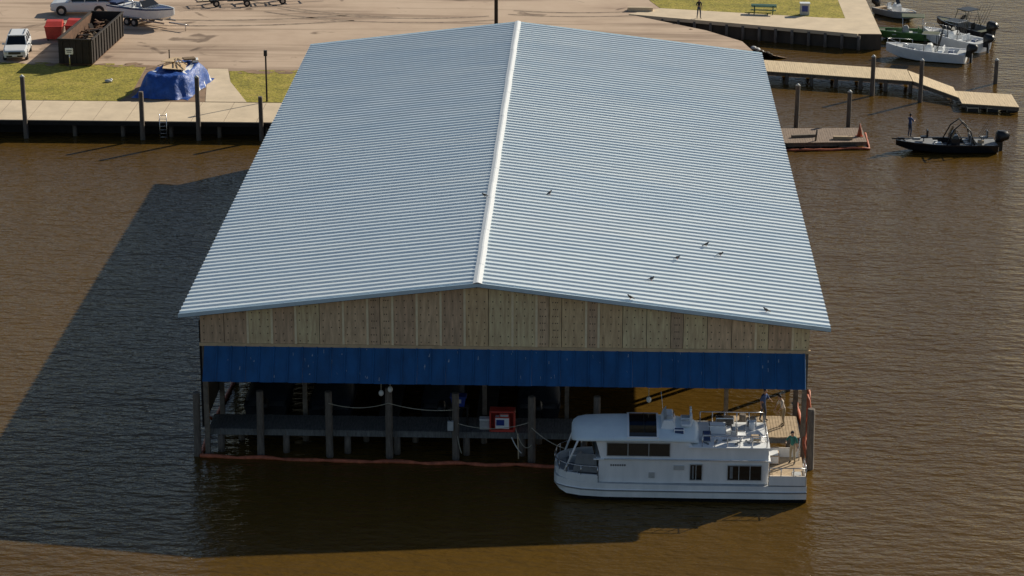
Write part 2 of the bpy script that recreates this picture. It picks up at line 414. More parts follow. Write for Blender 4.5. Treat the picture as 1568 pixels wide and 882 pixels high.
for x in(-14.85,14.85):
    k.face([k.v(p) for p in[(x,-.07,5.9),(x,-.07,4.6),(x,-1.08,4.4)]],'blue_awning')
k.obj("blue_awning",bh,clean=False)
# frame
k=B()
for y in(3.2,13,23,33,43,53):
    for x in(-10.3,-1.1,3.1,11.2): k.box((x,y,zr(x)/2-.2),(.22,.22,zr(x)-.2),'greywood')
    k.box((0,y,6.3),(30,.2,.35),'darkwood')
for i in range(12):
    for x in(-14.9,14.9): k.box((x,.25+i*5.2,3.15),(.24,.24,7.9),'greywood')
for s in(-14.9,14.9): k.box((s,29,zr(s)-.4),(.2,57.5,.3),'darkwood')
k.obj("frame",bh)
def plankdock(name,x0,x1,y0,y1,z,m,along='x',parent=None,gap=.15):
    k=B()
    if along=='x':
        x=x0
        while x<x1-.01:
            w=min(gap,x1-x); k.box((x+w/2,(y0+y1)/2,z-.025),(w-.015,y1-y0+random.uniform(-.06,.06),.05),m); x+=gap
    else:
        y=y0
        while y<y1-.01:
            w=min(gap,y1-y); k.box(((x0+x1)/2,y+w/2,z-.025),(x1-x0,w-.015,.05),m); y+=gap
    for yy in(y0+.08,(y0+y1)/2,y1-.08): k.box(((x0+x1)/2,yy,z-.2),(x1-x0-.02,.08,.28),'deckboards')
    for xx in(x0+.04,x1-.04): k.box((xx,(y0+y1)/2,z-.2),(.06,y1-y0-.3,.26),'darkwood')
    return k.obj(name,parent)
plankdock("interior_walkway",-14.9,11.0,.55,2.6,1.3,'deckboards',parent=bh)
plankdock("sunlit_walkway",11.0,14.8,.45,3.4,1.3,'tan',parent=bh)  # sunlit end of the same deck, sunlight put into lighter tan boards
for x in(-6,-1): plankdock("finger_pier",x-.5,x+.5,2.65,52,1.25,'darkwood','y',parent=bh,gap=.4)
k=B()
for x in(-14.3,-11.0,-7.9,-5.4,-1.9,.9,4,7,9.5,12.5,14.3): k.cyl((x,.75,-.5),(x,.75,1.2),.18,.17,'piling',8); k.cyl((x+.8,2.4,-.5),(x+.8,2.4,1.2),.16,.16,'piling',8)
k.obj("walkway_piles",bh)
for x,y,h in[(-15.4,.1,3.4),(-12.25,.3,3.45),(-8.75,.2,3.5),(-5.75,.2,3.75),(-2.4,.1,3.55),(1.4,-.1,3.5),(4.65,-.1,3.55),(15.25,-.5,3.2),(11.9,.2,2.6)]:
    piling(x,y,h,.18,lean=random.uniform(-.012,.012))
# ropes
k=B()
def sag(p,q,s,r=.022,m='rope',n=12):
    p=Vector(p);q=Vector(q)
    k.tube([p.lerp(q,i/n)-Vector((0,0,s*4*(i/n)*(1-i/n))) for i in range(n+1)],r,m,5)
sag((-8.75,0,2.95),(-5.75,0,3.0),.25,.018);sag((-5.75,0,3.0),(-2.4,0,2.7),.18,.02);sag((-2.4,0,2.0),(1.4,-.2,2.2),.35,.018)
sag((1.4,-.3,1.0),(.6,-.2,1.8),.5,.02);sag((-2.4,0,1.9),(-2.1,-.1,.4),.2,.02);sag((1.4,-.3,1.9),(3.1,-1.5,1.3),.15,.02)
sag((-15.4,0,2.8),(-15,6,2.6),.4); sag((.4,-.1,1.3),(.9,-.2,.5),.1,.03,'buoy'); sag((.7,-.1,1.5),(.75,-.2,.2),.02,.03,'pierdeck')
k.obj("mooring_ropes",None)
def boom(name,pts,r=.11):
    k=B(); out=[]
    for p,q in zip(pts,pts[1:]):
        n=max(2,int((Vector(q)-Vector(p)).length/.45))
        for i in range(n):
            c=Vector(p).lerp(Vector(q),i/n); c+=Vector((0,noise.noise(c*.7)*.16,.03*math.sin(c.x*2)));out.append(c)
    out.append(Vector(pts[-1]))
    k.tube(out,[r*(.62 if i%5==0 else 1+.12*noise.noise(Vector((i*.9,0,0)))) for i in range(len(out))],'orange',7)
    return k.obj(name)
boom("floating_boom",[(-15.0,12,.06),(-15.3,3,.06),(-15.2,-.1,.06),(-8.9,-.45,.06),(-2.3,-.6,.06),(2.6,-.75,.06),(9,-.7,.06),(14.9,-.75,.06),(15.35,1,.06),(15.2,9,.06)],.11)
k=B()
for j in range(3):
    k.tube([(15.1+.15*math.sin(i*.8+j),1.2+.25*j-.2*i,3.3-.35*i+.1*math.sin(i+j)) for i in range(9)],.09,'orange',7)
k.tube([(-15.2+.1*math.sin(i),1.5+.3*i,2.0-.2*i) for i in range(8)],.08,'orange',6)
k.obj("hanging_boom")
# items on walkway
k=B(); 
for sx in(-.6,.6):
    k.box((sx,0,.55),(.08,.7,1.1),'red',bev=.02)
k.box((0,0,1.06),(1.28,.7,.09),'red',bev=.02);k.box((0,0,.05),(1.28,.7,.1),'red',bev=.02);k.box((0,.3,.55),(1.15,.06,1.0),'red')
k.box((0,-.12,.45),(.78,.4,.66),'white',bev=.05); k.box((.1,-.1,.85),(.5,.35,.2),'lgrey',bev=.05); k.box((-.1,-.33,.5),(.4,.03,.3),'bluebin')
k.obj("dock_locker",loc=(-.1,.95,1.3))
k=B(); k.loft([[(-.3,-.22,0),(.3,-.22,0),(.3,.22,0),(-.3,.22,0)],[(-.38,-.28,.5),(.38,-.28,.5),(.38,.28,.5),(-.38,.28,.5)]],'bluebin'); k.box((0,0,.51),(.84,.64,.06),'bluebin',bev=.02); k.box((0,-.26,.3),(.3,.03,.2),'lgrey')
k.obj("plastic_bin",loc=(-2.35,1.7,2.3))
k=B(); k.box((0,0,0),(1.1,.5,.06),'darkwood'); 
for a in(-.45,.45): k.box((a,0,-.5),(.08,.4,.94),'darkwood')
k.obj("dock_shelf",loc=(-2.35,1.7,2.26))
for x,y,z in[(-6.1,-.05,3.55),(-5.65,-.05,3.75),(7.2,-.05,3.4)]:
    k=B(); k.ell((0,0,0),(.13,.13,.16),'buoy'); k.cyl((0,0,.14),(0,0,.9),.02,.02,'rope',6); k.obj("buoy",loc=(x,y,z))
k=B(); k.box((0,0,.25),(.5,.4,.5),'lgrey',bev=.04); k.box((0,0,.53),(.54,.44,.08),'white',bev=.02); k.obj("cooler",loc=(-1.0,1.1,1.3))
k=B(); k.box((0,0,0),(.3,.2,.5),'lgrey',bev=.03); k.cyl((0,0,.25),(0,0,.5),.03,.03,'black',6); k.obj("power_pedestal",loc=(-2.65,-.15,1.9))

# ------------------------------------------------------------ birds
def bird(x,y,rz):
    k=B(); s=.8
    k.ell((0,0,.16*s),(.16*s,.075*s,.08*s),'bird',8,ry=-.35); k.ell((.14*s,0,.27*s),(.05*s,.042*s,.045*s),'bird',8)
    k.cyl((.08*s,0,.2*s),(.13*s,0,.27*s),.055*s,.035*s,'bird',6); k.cyl((.18*s,0,.27*s),(.23*s,0,.255*s),.014,.003,'lgrey',5)
    k.loft([[(-.1*s,-.05,.13*s),(-.1*s,.05,.13*s),(-.1*s,.05,.17*s),(-.1*s,-.05,.17*s)],[(-.28*s,-.045,.05*s),(-.28*s,.045,.05*s),(-.28*s,.045,.07*s),(-.28*s,-.045,.07*s)]],'bird')
    for a in(-.03,.03): k.cyl((.0,a,0),(0,a,.11*s),.008,.01,'orange',4)
    k.obj("bird",loc=(x,y,zr(x)+.075),rz=rz)
for x,y in[(-1.6,14.6),(1.9,16.4),(8.7,7.4),(10.3,10.4),(11.0,9.0),(7.3,3.3),(6.2,-.1),(12.9,.6)]:
    bird(x,y,random.choice([.3,-.4,2.8,3.4,.8]))

# ------------------------------------------------------------ boats
def hull(k,Ln,beam,h,mh,md,mf='lgrey',draft=.25,floor=.25,fore=.3,aft=.12,sheer=.25,blunt=.06,gw=.12,stripe=None):
    ts=sorted({0,aft-.001,aft,.3,.45,.6,1-fore-.001,1-fore,.82,.9,.96,1}); rings=[]
    for t in ts:
        q=max(0,(t-.45)/.55); hb=beam/2*(1-(1-blunt)*q**2.4)*(1 if t>.05 else .96)
        zg=h+sheer*t*t; zk=-draft+(q**4)*(h+draft)*.75
        zc=min(zg-.1,-.02+q**3*h*.6); ch=hb*(.86-.15*q)
        x=t*Ln
        inside=aft<=t<=1-fore-.0005
        zf=floor if inside else zg-.05
        g=min(gw,hb*.6); zs=zg-.18*(zg-zc)
        rings.append([(x,hb,zg),(x,hb*.99,zs),(x,ch,zc),(x,0,zk),(x,-ch,zc),(x,-hb*.99,zs),(x,-hb,zg),(x,-hb+g,zg),(x,-hb+g+.02,zf),(x,hb-g-.02,zf),(x,hb-g,zg)])
    st=stripe or mh
    k.loft(rings,mh,mats=[st,mh,mh,mh,mh,st,mh,md,mf,md,mh])
def outboard(k,x,z,m='black',y=0,s=1.0):
    k.loft([[(x-.1*s,y-.16*s,z+.2),(x+.2*s,y-.16*s,z+.2),(x+.2*s,y+.16*s,z+.2),(x-.1*s,y+.16*s,z+.2)],
            [(x-.5*s,y-.2*s,z+.35*s),(x+.22*s,y-.2*s,z+.3*s),(x+.22*s,y+.2*s,z+.3*s),(x-.5*s,y+.2*s,z+.35*s)],
            [(x-.55*s,y-.2*s,z+.6*s),(x+.2*s,y-.2*s,z+.65*s),(x+.2*s,y+.2*s,z+.65*s),(x-.55*s,y+.2*s,z+.6*s)],
            [(x-.4*s,y-.12*s,z+.78*s),(x+.1*s,y-.12*s,z+.82*s),(x+.1*s,y+.12*s,z+.82*s),(x-.4*s,y+.12*s,z+.78*s)]],m,smooth=True)
    k.box((x-.1*s,y,z-.15*s),(.2*s,.12*s,.9*s),m,bev=.03); k.box((x+.12,y,z+.05),(.3*s,.22*s,.35*s),m)
def seat(k,x,y,z,m,rz=0):
    k.box((x,y,z+.35),(.48,.5,.12),m,rz,bev=.04); 
    d=Matrix.Rotation(rz,3,'Z')@Vector((-.24,0,0)); k.box((x+d.x,y+d.y,z+.62),(.1,.48,.5),m,rz,bev=.04); k.cyl((x,y,z),(x,y,z+.3),.06,.05,'steel',6)
def console(k,x,y,z,m='white',w=.8):
    k.loft([[(x-.3,y-w/2,z),(x+.4,y-w/2,z),(x+.4,y+w/2,z),(x-.3,y+w/2,z)],[(x-.25,y-w/2,z+.75),(x+.3,y-w/2,z+.75),(x+.3,y+w/2,z+.75),(x-.25,y+w/2,z+.75)],[(x-.1,y-w*.42,z+1.0),(x+.2,y-w*.42,z+.95),(x+.2,y+w*.42,z+.95),(x-.1,y+w*.42,z+1.0)]],m)
    k.quad([(x+.22,y-w*.42,z+.95),(x+.22,y+w*.42,z+.95),(x+.02,y+w*.38,z+1.35),(x+.02,y-w*.38,z+1.35)],'blackglass')
    k.tube([(x-.3+.0,y+.17*math.cos(a*.628),z+.85+.17*math.sin(a*.628)) for a in range(11)],.02,'black',5)
def rail(k,pts,r=.02,m='steel',zb=None):
    k.tube(pts,r,m,6)
    if zb is not None:
        for p in pts: k.cyl((p[0],p[1],zb),p,r,r,m,6)
k=B(); hull(k,7.2,2.35,.55,'darkhull','black','grey',fore=.38,aft=.2,floor=.2,sheer=.15,stripe='darkhull')
console(k,3.0,-.5,.2,'darkhull',.7); console(k,3.0,.55,.2,'darkhull',.6)
for y in(-.55,0,.55): seat(k,2.1,y,.15,'lgrey' if y else 'black')
seat(k,5.2,0,.55,'black'); seat(k,.9,0,.5,'lgrey')
outboard(k,-.25,.35,'black',0,1.25)
k.tube([(6.6,.5,.75),(6.9,.45,.9),(7.5,.1,.8)],.05,'black',6); k.box((6.9,.4,.9),(.5,.16,.12),'black')
for y in(-.95,.95): k.tube([(1.7,y,.5),(2.0,y*.9,1.5),(2.6,y*.7,2.1),(3.2,y*.8,1.6),(3.7,y,.5)],.05,'black',6)
k.tube([(2.6,-.66,2.1),(2.6,.66,2.1)],.05,'black',6); k.tube([(2.0,-.86,1.5),(2.0,.86,1.5)],.04,'black',6)
for i in range(4): k.cyl((1.2,-.6+.4*i,.8),(.4,-.7+.45*i,2.1),.02,.01,'black',4)
k.box((4.2,.3,.42),(.5,.4,.3),'white',bev=.03); k.box((4.3,-.4,.4),(.4,.3,.25),'lgrey',bev=.03); k.box((1.2,.6,.7),(.4,.3,.2),'tan'); k.box((5.6,-.5,.66),(.5,.2,.1),'lgrey')
k.obj("bass_boat",loc=(33.1,60.9,.12),rz=math.pi+.04)
def cc(name,loc,rz,canopy='olive',Ln=6.6):
    global k
    k=B(); hull(k,Ln,2.4,.75,'white','white','lgrey',fore=.2,aft=.1,floor=.25,sheer=.35)
    console(k,3.0,0,.25,'white',.9); seat(k,2.1,-.3,.25,'white'); seat(k,2.1,.3,.25,'white'); outboard(k,-.3,.5,'black',0,1.2)
    for a in((3.4,-.5),(3.4,.5),(2.4,-.5),(2.4,.5)): k.cyl((a[0],a[1],.3),(a[0],a[1]*.9,2.1),.03,.03,'black',6)
    k.box((2.9,0,2.12),(1.4,1.3,.05),canopy,bev=.02)
    rail(k,[(4.6,-1.0,1.25),(5.6,-.7,1.35),(Ln-.1,0,1.45),(5.6,.7,1.35),(4.6,1.0,1.25)],.02,zb=.9)
    for i in range(6): k.cyl((2.3,-.6+.25*i,1.0),(1.9,-.7+.3*i,2.9),.022,.012,'black',4)
    k.box((1.0,.4,.45),(.7,.4,.35),'white',bev=.04); k.box((4.6,0,.5),(.8,.6,.4),'black',bev=.05); k.box((1.3,-.5,.5),(.5,.4,.4),'navy',bev=.04)
    k.obj(name,loc=loc,rz=rz)
cc("centre_console_boat",(34.6,88.8,.1),math.pi-.28)
cc("centre_console_boat",(36.6,92.6,.1),math.pi-.75,'black',6.2)
k=B(); hull(k,5.6,1.9,.6,'greenb','greenb','olive',fore=.15,aft=.1,floor=.15,sheer=.15,blunt=.35)
for x in(1.2,2.6,4.0): k.box((x,0,.42),(.35,1.6,.08),'lgrey')
console(k,3.0,.3,.15,'lgrey',.5); outboard(k,-.25,.35,'black'); seat(k,2.2,.3,.15,'black'); k.box((4.3,-.3,.4),(.6,.4,.3),'black',bev=.03)
for a in((1.6,-.7),(1.6,.7),(3.3,-.7),(3.3,.7)): k.cyl((a[0],a[1],.4),(a[0],a[1]*.9,1.9),.025,.025,'steel',6)
k.box((2.45,0,1.93),(1.9,1.45,.06),'olive',bev=.02)
k.obj("jon_boat",loc=(33.6,97.0,.1),rz=math.pi-.1)
k=B(); hull(k,6.0,2.1,.65,'darkhull','grey','olive',fore=.2,aft=.1,floor=.15,sheer=.2)
console(k,2.8,0,.15,'grey',.7); seat(k,2.0,0,.15,'black'); outboard(k,-.3,.45,'black',0,1.3)
for y in(-.8,.8): k.tube([(1.6,y,.6),(2.0,y*.9,2.0),(2.9,y*.9,2.1),(3.4,y,.6)],.03,'olive',6)
k.box((2.4,0,2.1),(1.4,1.5,.05),'black'); 
for i in range(5): k.cyl((1.2,-.7+.35*i,.8),(.2,-.8+.4*i,2.9),.02,.01,'black',4)
k.obj("fishing_skiff",loc=(37.6,97.5,.1),rz=math.pi-.9)
k=B(); hull(k,4.6,1.9,.5,'lgrey','white','tan',fore=.2,aft=.1,floor=.15)
console(k,2.2,0,.15,'white',.6); outboard(k,-.25,.35); seat(k,1.5,0,.15,'white')
k.obj("small_skiff",loc=(29.4,108.0,.1),rz=-.9)
for x,y,ln in((-12.6,5.0,7.5),(-9.2,4.6,6.5),(-3.4,5.0,7),(1.6,5.2,6.5)):  # boats added to fill and darken the unseen interior slips
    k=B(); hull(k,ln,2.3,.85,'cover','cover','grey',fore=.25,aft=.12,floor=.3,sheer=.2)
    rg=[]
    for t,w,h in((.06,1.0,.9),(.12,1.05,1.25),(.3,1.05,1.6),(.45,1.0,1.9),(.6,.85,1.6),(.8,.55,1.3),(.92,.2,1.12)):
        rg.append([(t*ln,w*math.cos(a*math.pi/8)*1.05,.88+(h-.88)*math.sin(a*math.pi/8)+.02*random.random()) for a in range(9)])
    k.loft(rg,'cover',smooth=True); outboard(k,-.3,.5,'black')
    k.obj("added_covered_boat",loc=(x,y,.05),rz=math.pi/2)
# boat on trailer
bt=empty("trailered_speedboat",(-34.2,94.4,GZ),-.55)
k=B(); k.M=Matrix.Translation((-3.2,0,.75)); hull(k,6.6,2.4,.8,'white','white','navy',fore=.32,aft=.12,floor=.3,sheer=.25,stripe='navy')
k.loft([[(3.9,-.9,.95),(4.1,-.95,.95),(4.1,.95,.95),(3.9,.9,.95)],[(3.5,-.75,1.4),(3.53,-.77,1.4),(3.53,.77,1.4),(3.5,.75,1.4)]],'blackglass')
for y in(-.5,.5): seat(k,2.8,y,.3,'white')
k.box((1.2,0,.6),(.6,1.7,.4),'white',bev=.08); k.box((.4,0,.95),(.9,1.6,.12),'navy',bev=.03)
for y in(-1.05,1.05): k.tube([(1.9,y,.85),(2.2,y,1.7),(2.7,y,1.75),(3.3,y,.9)],.03,'steel',6)
k.box((2.45,0,1.76),(1.2,2.0,.06),'navy'); outboard(k,-.3,.5,'black',0,1.1); k.obj("boat",bt)
k=B()
for y in(-.75,.75): k.box((.2,y,.55),(5.4,.08,.12),'steel'); k.box((.2,y*.7,.75),(4.6,.16,.1),'grey')
k.box((3.9,0,.5),(2.2,.1,.1),'steel'); k.cyl((4.6,0,0),(4.6,0,.6),.04,.04,'steel',6)
for x in(-.9,-.1):
    for y in(-1.1,1.1):
        k.cyl((x,y-.11,.34),(x,y+.11,.34),.34,.34,'rubber',16); k.cyl((x,y-.12,.34),(x,y+.12,.34),.18,.18,'chrome',10)
for y in(-1.1,1.1): k.box((-.5,y,.74),(1.7,.28,.05),'black',bev=.01)
for x in(-.9,-.1): k.cyl((x,-1.1,.34),(x,1.1,.34),.04,.04,'steel',6)
k.obj("trailer",bt)
for x,y,rz in[(-29.0,102.6,.35),(-26.2,102.9,.2),(-23.3,104.0,.3)]:  # black trailer frames stand in for dark shapes read as shadows
    k=B()
    for yy in(-.6,.6): k.box((0,yy,.5),(4.2,.08,.1),'black')
    for xx in(-2,-.7,.7,2): k.box((xx,0,.5),(.08,1.2,.08),'black')
    k.box((3,0,.48),(2.2,.08,.08),'black')
    for yy in(-.85,.85):
        k.cyl((-.4,yy-.09,.3),(-.4,yy+.09,.3),.3,.3,'rubber',14); k.cyl((-.4,yy-.1,.3),(-.4,yy+.1,.3),.15,.15,'chrome',8); k.box((-.4,yy,.66),(.8,.24,.04),'black')
        k.cyl((-1.6,yy,.5),(-1.6,yy,1.4),.03,.03,'steel',6)
    k.obj("shadow_standin_trailer",loc=(x,y,GZ),rz=rz)

# ------------------------------------------------------------ SUVs
def suv(name,loc,rz,paint):
    e=empty(name,loc,rz); k=B()
    st=[(-2.38,.62,.42,.80,.72),(-2.30,.86,.34,.92,.84),(-1.95,.93,.30,1.00,.90),(-1.1,.95,.28,1.08,.92),(-.8,.95,.28,1.10,.92),(1.9,.95,.28,1.12,.92),(2.25,.92,.32,1.12,.88),(2.36,.84,.42,1.0,.80)]
    rings=[]
    for x,w,zb,zt,wt in st:
        rings.append([(x,-w*.92,zb),(x,-w,zb+.15),(x,-w,zt-.25),(x,-wt,zt-.05),(x,-wt*.9,zt),(x,wt*.9,zt),(x,wt,zt-.05),(x,w,zt-.25),(x,w,zb+.15),(x,w*.92,zb)])
    k.loft(rings,paint,smooth=False)
    g0=[(-.95,-.83,1.08),(-.95,.83,1.08),(2.28,.83,1.10),(2.28,-.83,1.10)]; g1=[(-.25,-.68,1.66),(-.25,.68,1.66),(2.0,.68,1.68),(2.0,-.68,1.68)]
    k.loft([g0,g1],'blackglass')
    k.box((.87,0,1.70),(2.35,1.40,.09),paint,bev=.035)
    for a,b_ in zip(g0,g1): k.cyl(a,b_,.055,.05,paint,6)
    for x in(.35,1.35):
        for y in(-1,1): k.cyl((x,y*.85,1.08),(x,y*.70,1.67),.045,.045,paint,6)
    for y in(-.55,.55): k.tube([(0,y,1.80),(1.9,y,1.80)],.025,'black',6)
    k.box((-2.37,0,.72),(.06,1.0,.22),'black',bev=.01); k.box((-2.36,0,.45),(.06,1.3,.14),'black')
    for y in(-.68,.68): k.box((-2.31,y,.76),(.14,.32,.15),'lamp',bev=.03); k.box((2.34,y*1.15,.95),(.08,.2,.32),'redlamp',bev=.02)
    k.box((2.37,0,.6),(.03,.5,.13),'white'); k.box((-2.41,0,.5),(.02,.4,.12),'white')
    for y in(-1.02,1.02): k.box((-.7,y,1.12),(.16,.2,.14),paint,bev=.03)
    for y in(-1,1):
        for x in(-.2,.85): k.box((x+.4,y*.955,.92),(.16,.02,.03),'chrome')
    k.obj("body",e)
    k=B()
    for x in(-1.5,1.45):
        for y in(-.86,.86):
            k.cyl((x,y-.12,.36),(x,y+.12,.36),.36,.36,'rubber',18); k.cyl((x,y-.13,.36),(x,y+.13,.36),.22,.22,'chrome',10)
            k.cyl((x,y-.1,.40),(x,y+.09,.40),.42,.42,'black',18)
    k.obj("wheels",e); return e
suv("parked_suv",(-42.4,82.4,GZ),math.pi/2+.12,'paint')
suv("parked_suv",(-40.3,98.6,GZ),.05,'silver').scale=(1.1,1.05,1.08)

# dumpster
k=B(); 
def dump(k,Lx,Ly,H):
    t=.08
    k.box((0,0,.2),(Lx,Ly,.1),'rust2')
    for s in(-1,1):
        k.box((s*(Lx/2-t/2),0,H/2+.2),(t,Ly,H),'rust')
        k.box((0,s*(Ly/2-t/2),H/2+.2),(Lx-2*t-.01,t,H),'rust')
        k.box((s*(Lx/2-.13),0,H/2+.25),(.04,Ly-.4,H-.2),'rust2')
        for i in range(12): k.box((s*(Lx/2+.04),-Ly/2+.4+i*(Ly-.8)/11,H/2+.2),(.08,.1,H-.1),'rust')
        k.box((s*Lx/2,0,H+.22),(.14,Ly+.05,.1),'rust'); k.box((0,s*Ly/2,H+.22),(Lx-.15,.14,.1),'rust')
    for i in range(5): k.box((-Lx/2+.3+i*(Lx-.6)/4,-Ly/2-.04,H/2+.2),(.1,.08,H-.1),'rust')
    for i in range(60):
        k.box((random.uniform(-Lx/2+.6,Lx/2-.6),random.uniform(-Ly/2+.8,Ly/2-.8),.8+random.random()*.9),(random.uniform(.4,1.6),random.uniform(.1,.5),.06),random.choice(['debris','debris','rust2','rust','rust2']),rz=random.random()*3,ry=random.uniform(-.5,.5))
dump(k,2.7,10.5,1.95)
k.obj("roll_off_dumpster",loc=(-36.65,84.0,GZ),rz=-.06)
for x,y,rz in((-40.6,88.4,.05),(-38.95,88.9,-.05)):
    k=B(); k.loft([[(-.6,-.6,.15),(.6,-.6,.15),(.6,.6,.15),(-.6,.6,.15)],[(-.72,-.7,1.15),(.72,-.7,1.15),(.72,.7,1.15),(-.72,.7,1.15)]],'red'); k.box((0,0,1.18),(1.52,1.48,.08),'red',bev=.02)
    k.loft([[(-.7,-.6,1.22),(.7,-.6,1.22),(.7,.65,1.22),(-.7,.65,1.22)],[(-.66,.0,1.5),(.66,.0,1.5),(.66,.62,1.55),(-.66,.62,1.55)]],'red')
    for a in(-.5,.5):
        for b_ in(-.5,.5): k.cyl((a-.04,b_,.09),(a+.04,b_,.09),.09,.09,'rubber',8)
    k.obj("red_waste_bin",loc=(x,y,GZ),rz=rz)
# tarp covered boat
k=B(); nx,ny=30,36; rows=[]
for i in range(nx+1):
    row=[]
    for j in range(ny+1):
        u=i/nx*2-1; v=j/ny*2-1
        e=(abs(u)**5+abs(v)**5)**.2; e=min(e,1.0)
        h=1.6*(1-max(0,(e-.65)/.35)**1.5) if e>.65 else 1.6
        h+=(.32*(1-abs(u))*(.4+v*.6)+.30*noise.noise(Vector((u*2.3,v*3,1)))+.16*noise.noise(Vector((u*7,v*6,3))))*(1-e*.6)
        if e>=.985: h=.03+.05*abs(noise.noise(Vector((u*6,v*6,0))))
        s=1+.12*noise.noise(Vector((u*3,v*3,5)))
        row.append(k.v((u*1.95*s*(1.05-.08*v)+.25*v,v*3.5*s,max(.02,h))))
    rows.append(row)
for a,b_ in zip(rows,rows[1:]):
    for j in range(ny):
        c=a[j].co
        k.face([a[j],b_[j],b_[j+1],a[j+1]],'white' if noise.noise(Vector((c.x*1.6,c.y*.9,9)))>.30 and c.y>-1.5 else 'tarp',True)
tc=empty("tarp_covered_boat",(-27.9,71.7,GZ),-.12)
k.obj("tarp",tc,clean=True)
k=B(); k.box((.1,-.3,1.86),(1.7,2.2,.05),'plysheet',rz=.2,ry=.08); k.box((-.5,1.2,1.98),(1.1,1.6,.04),'plysheet',rz=-.3,ry=-.1); k.box((.7,1.6,2.03),(.9,.7,.12),'debris',rz=.5)
for i in range(5): k.box((-.6+.3*i,.2,1.99+.02*i),(.08,2.4,.05),'debris',rz=random.uniform(-.8,.8))
k.box((1.1,1.9,1.85),(.5,.9,.2),'white',rz=.3,bev=.04); k.obj("lumber",tc)
k=B(); k.ell((0,0,.12),(.3,.22,.14),'lgrey',8); k.ell((.2,.1,.2),(.12,.12,.1),'white',8); k.obj("litter_pile",loc=(-33.4,73.5,GZ))

# ------------------------------------------------------------ right docks
rp=empty("wooden_pier",(0,0,0))
def strip(p0,p1,w0,w1,z0,z1,m,n):
    for i in range(n):
        a=i/n; b_=(i+.94)/n
        def P(t): return p0[0]+(p1[0]-p0[0])*t, p0[1]+(p1[1]-p0[1])*t, z0+(z1-z0)*t, w0+(w1-w0)*t
        xa,ya,za,wa=P(a); xb,yb,zb,wb=P(b_)
        k.loft([[(xa,ya,za),(xa,ya+wa,za),(xa,ya+wa,za-.06),(xa,ya,za-.06)],[(xb,yb,zb),(xb,yb+wb,zb),(xb,yb+wb,zb-.06),(xb,yb,zb-.06)]],m)
    for d in(.05,.95):
        k.loft([[(p0[0],p0[1]+w0*d-.05,z0-.065),(p0[0],p0[1]+w0*d+.05,z0-.065),(p0[0],p0[1]+w0*d+.05,z0-.35),(p0[0],p0[1]+w0*d-.05,z0-.35)],[(p1[0],p1[1]+w1*d-.05,z1-.065),(p1[0],p1[1]+w1*d+.05,z1-.065),(p1[0],p1[1]+w1*d+.05,z1-.35),(p1[0],p1[1]+w1*d-.05,z1-.35)]],'greywood')
k=B(); strip((16.6,81.0),(29.0,77.8),3.9,3.9,1.0,1.0,'pierdeck',70)
k.obj("pier_deck",rp)
k=B()
for i in range(7):
    x=17.5+i*1.9; y=80.9-3.2*(x-16.6)/12.4
    for d in(.3,3.5): k.cyl((x,y+d,-.6),(x,y+d,.92),.15,.15,'piling',8)
    k.box((x,y+1.95,.72),(.15,3.7,.18),'greywood')
k.obj("pier_piles",rp)
k=B(); strip((29.05,77.8),(32.2,74.4),3.6,3.4,1.0,.55,'pierdeck',18); k.obj("gangway")
k=B(); strip((32.2,72.6),(36.4,71.6),4.0,4.0,.55,.55,'pierdeck',22)
for x in(33,34.5,36): k.box((x,73.8,.1),(.9,3.2,.42),'black',bev=.05)
k.obj("floating_platform")
k=B(); strip((16.8,60.4),(23.9,61.1),4.2,4.0,.5,.5,'dockbrown',40)
for x in(18,20,22.5): k.box((x,62.6,.05),(1.2,3.6,.4),'black',bev=.05)
k.box((22.2,61.7,.62),(1.4,.3,.22),'tan'); k.box((19.4,62.2,.6),(1.8,.2,.18),'greywood',rz=.2)
k.tube([(20.2,61.2,.5),(20.3,61.3,1.3)],.07,'piling',6)
k.obj("floating_dock")
boom("floating_boom",[(17.4,60.1,.08),(20,60.2,.08),(24.05,60.8,.1),(24.15,65,.1)],.09)
k=B(); k.box((0,0,.03),(.5,.5,.05),'orange',bev=.01); k.cyl((0,0,.05),(0,0,.95),.2,.04,'orange',12); k.cyl((0,0,.4),(0,0,.55),.135,.11,'white',12); k.obj("traffic_cone",loc=(23.5,62.6,.5))
k=B(); k.box((0,0,.74),(2.2,.75,.06),'benchgreen',bev=.01)
for y in(-.7,.7): k.box((0,y,.45),(2.2,.28,.05),'benchgreen',bev=.01)
for x in(-.8,.8):
    k.cyl((x,-.65,0),(x,-.2,.72),.04,.04,'benchgreen',6);k.cyl((x,.65,0),(x,.2,.72),.04,.04,'benchgreen',6);k.box((x,0,.42),(.06,1.5,.06),'benchgreen')
k.obj("picnic_table",loc=(18.7,101.0,GZ),rz=-.1)
k=B(); k.box((0,0,.5),(.8,.6,1.0),'lgrey',bev=.04); k.box((0,-.31,.6),(.5,.02,.5),'bluebin'); k.box((0,0,1.04),(.9,.7,.08),'white',bev=.02); k.obj("utility_box",loc=(22.2,100.6,GZ))
k=B()
for i in range(3): k.box((0,i*.35,.12*(3-i)/2),(2.2-.1*i,.34,.12*(3-i)),'concrete')
k.obj("concrete_steps",loc=(8.0,101.5,GZ))

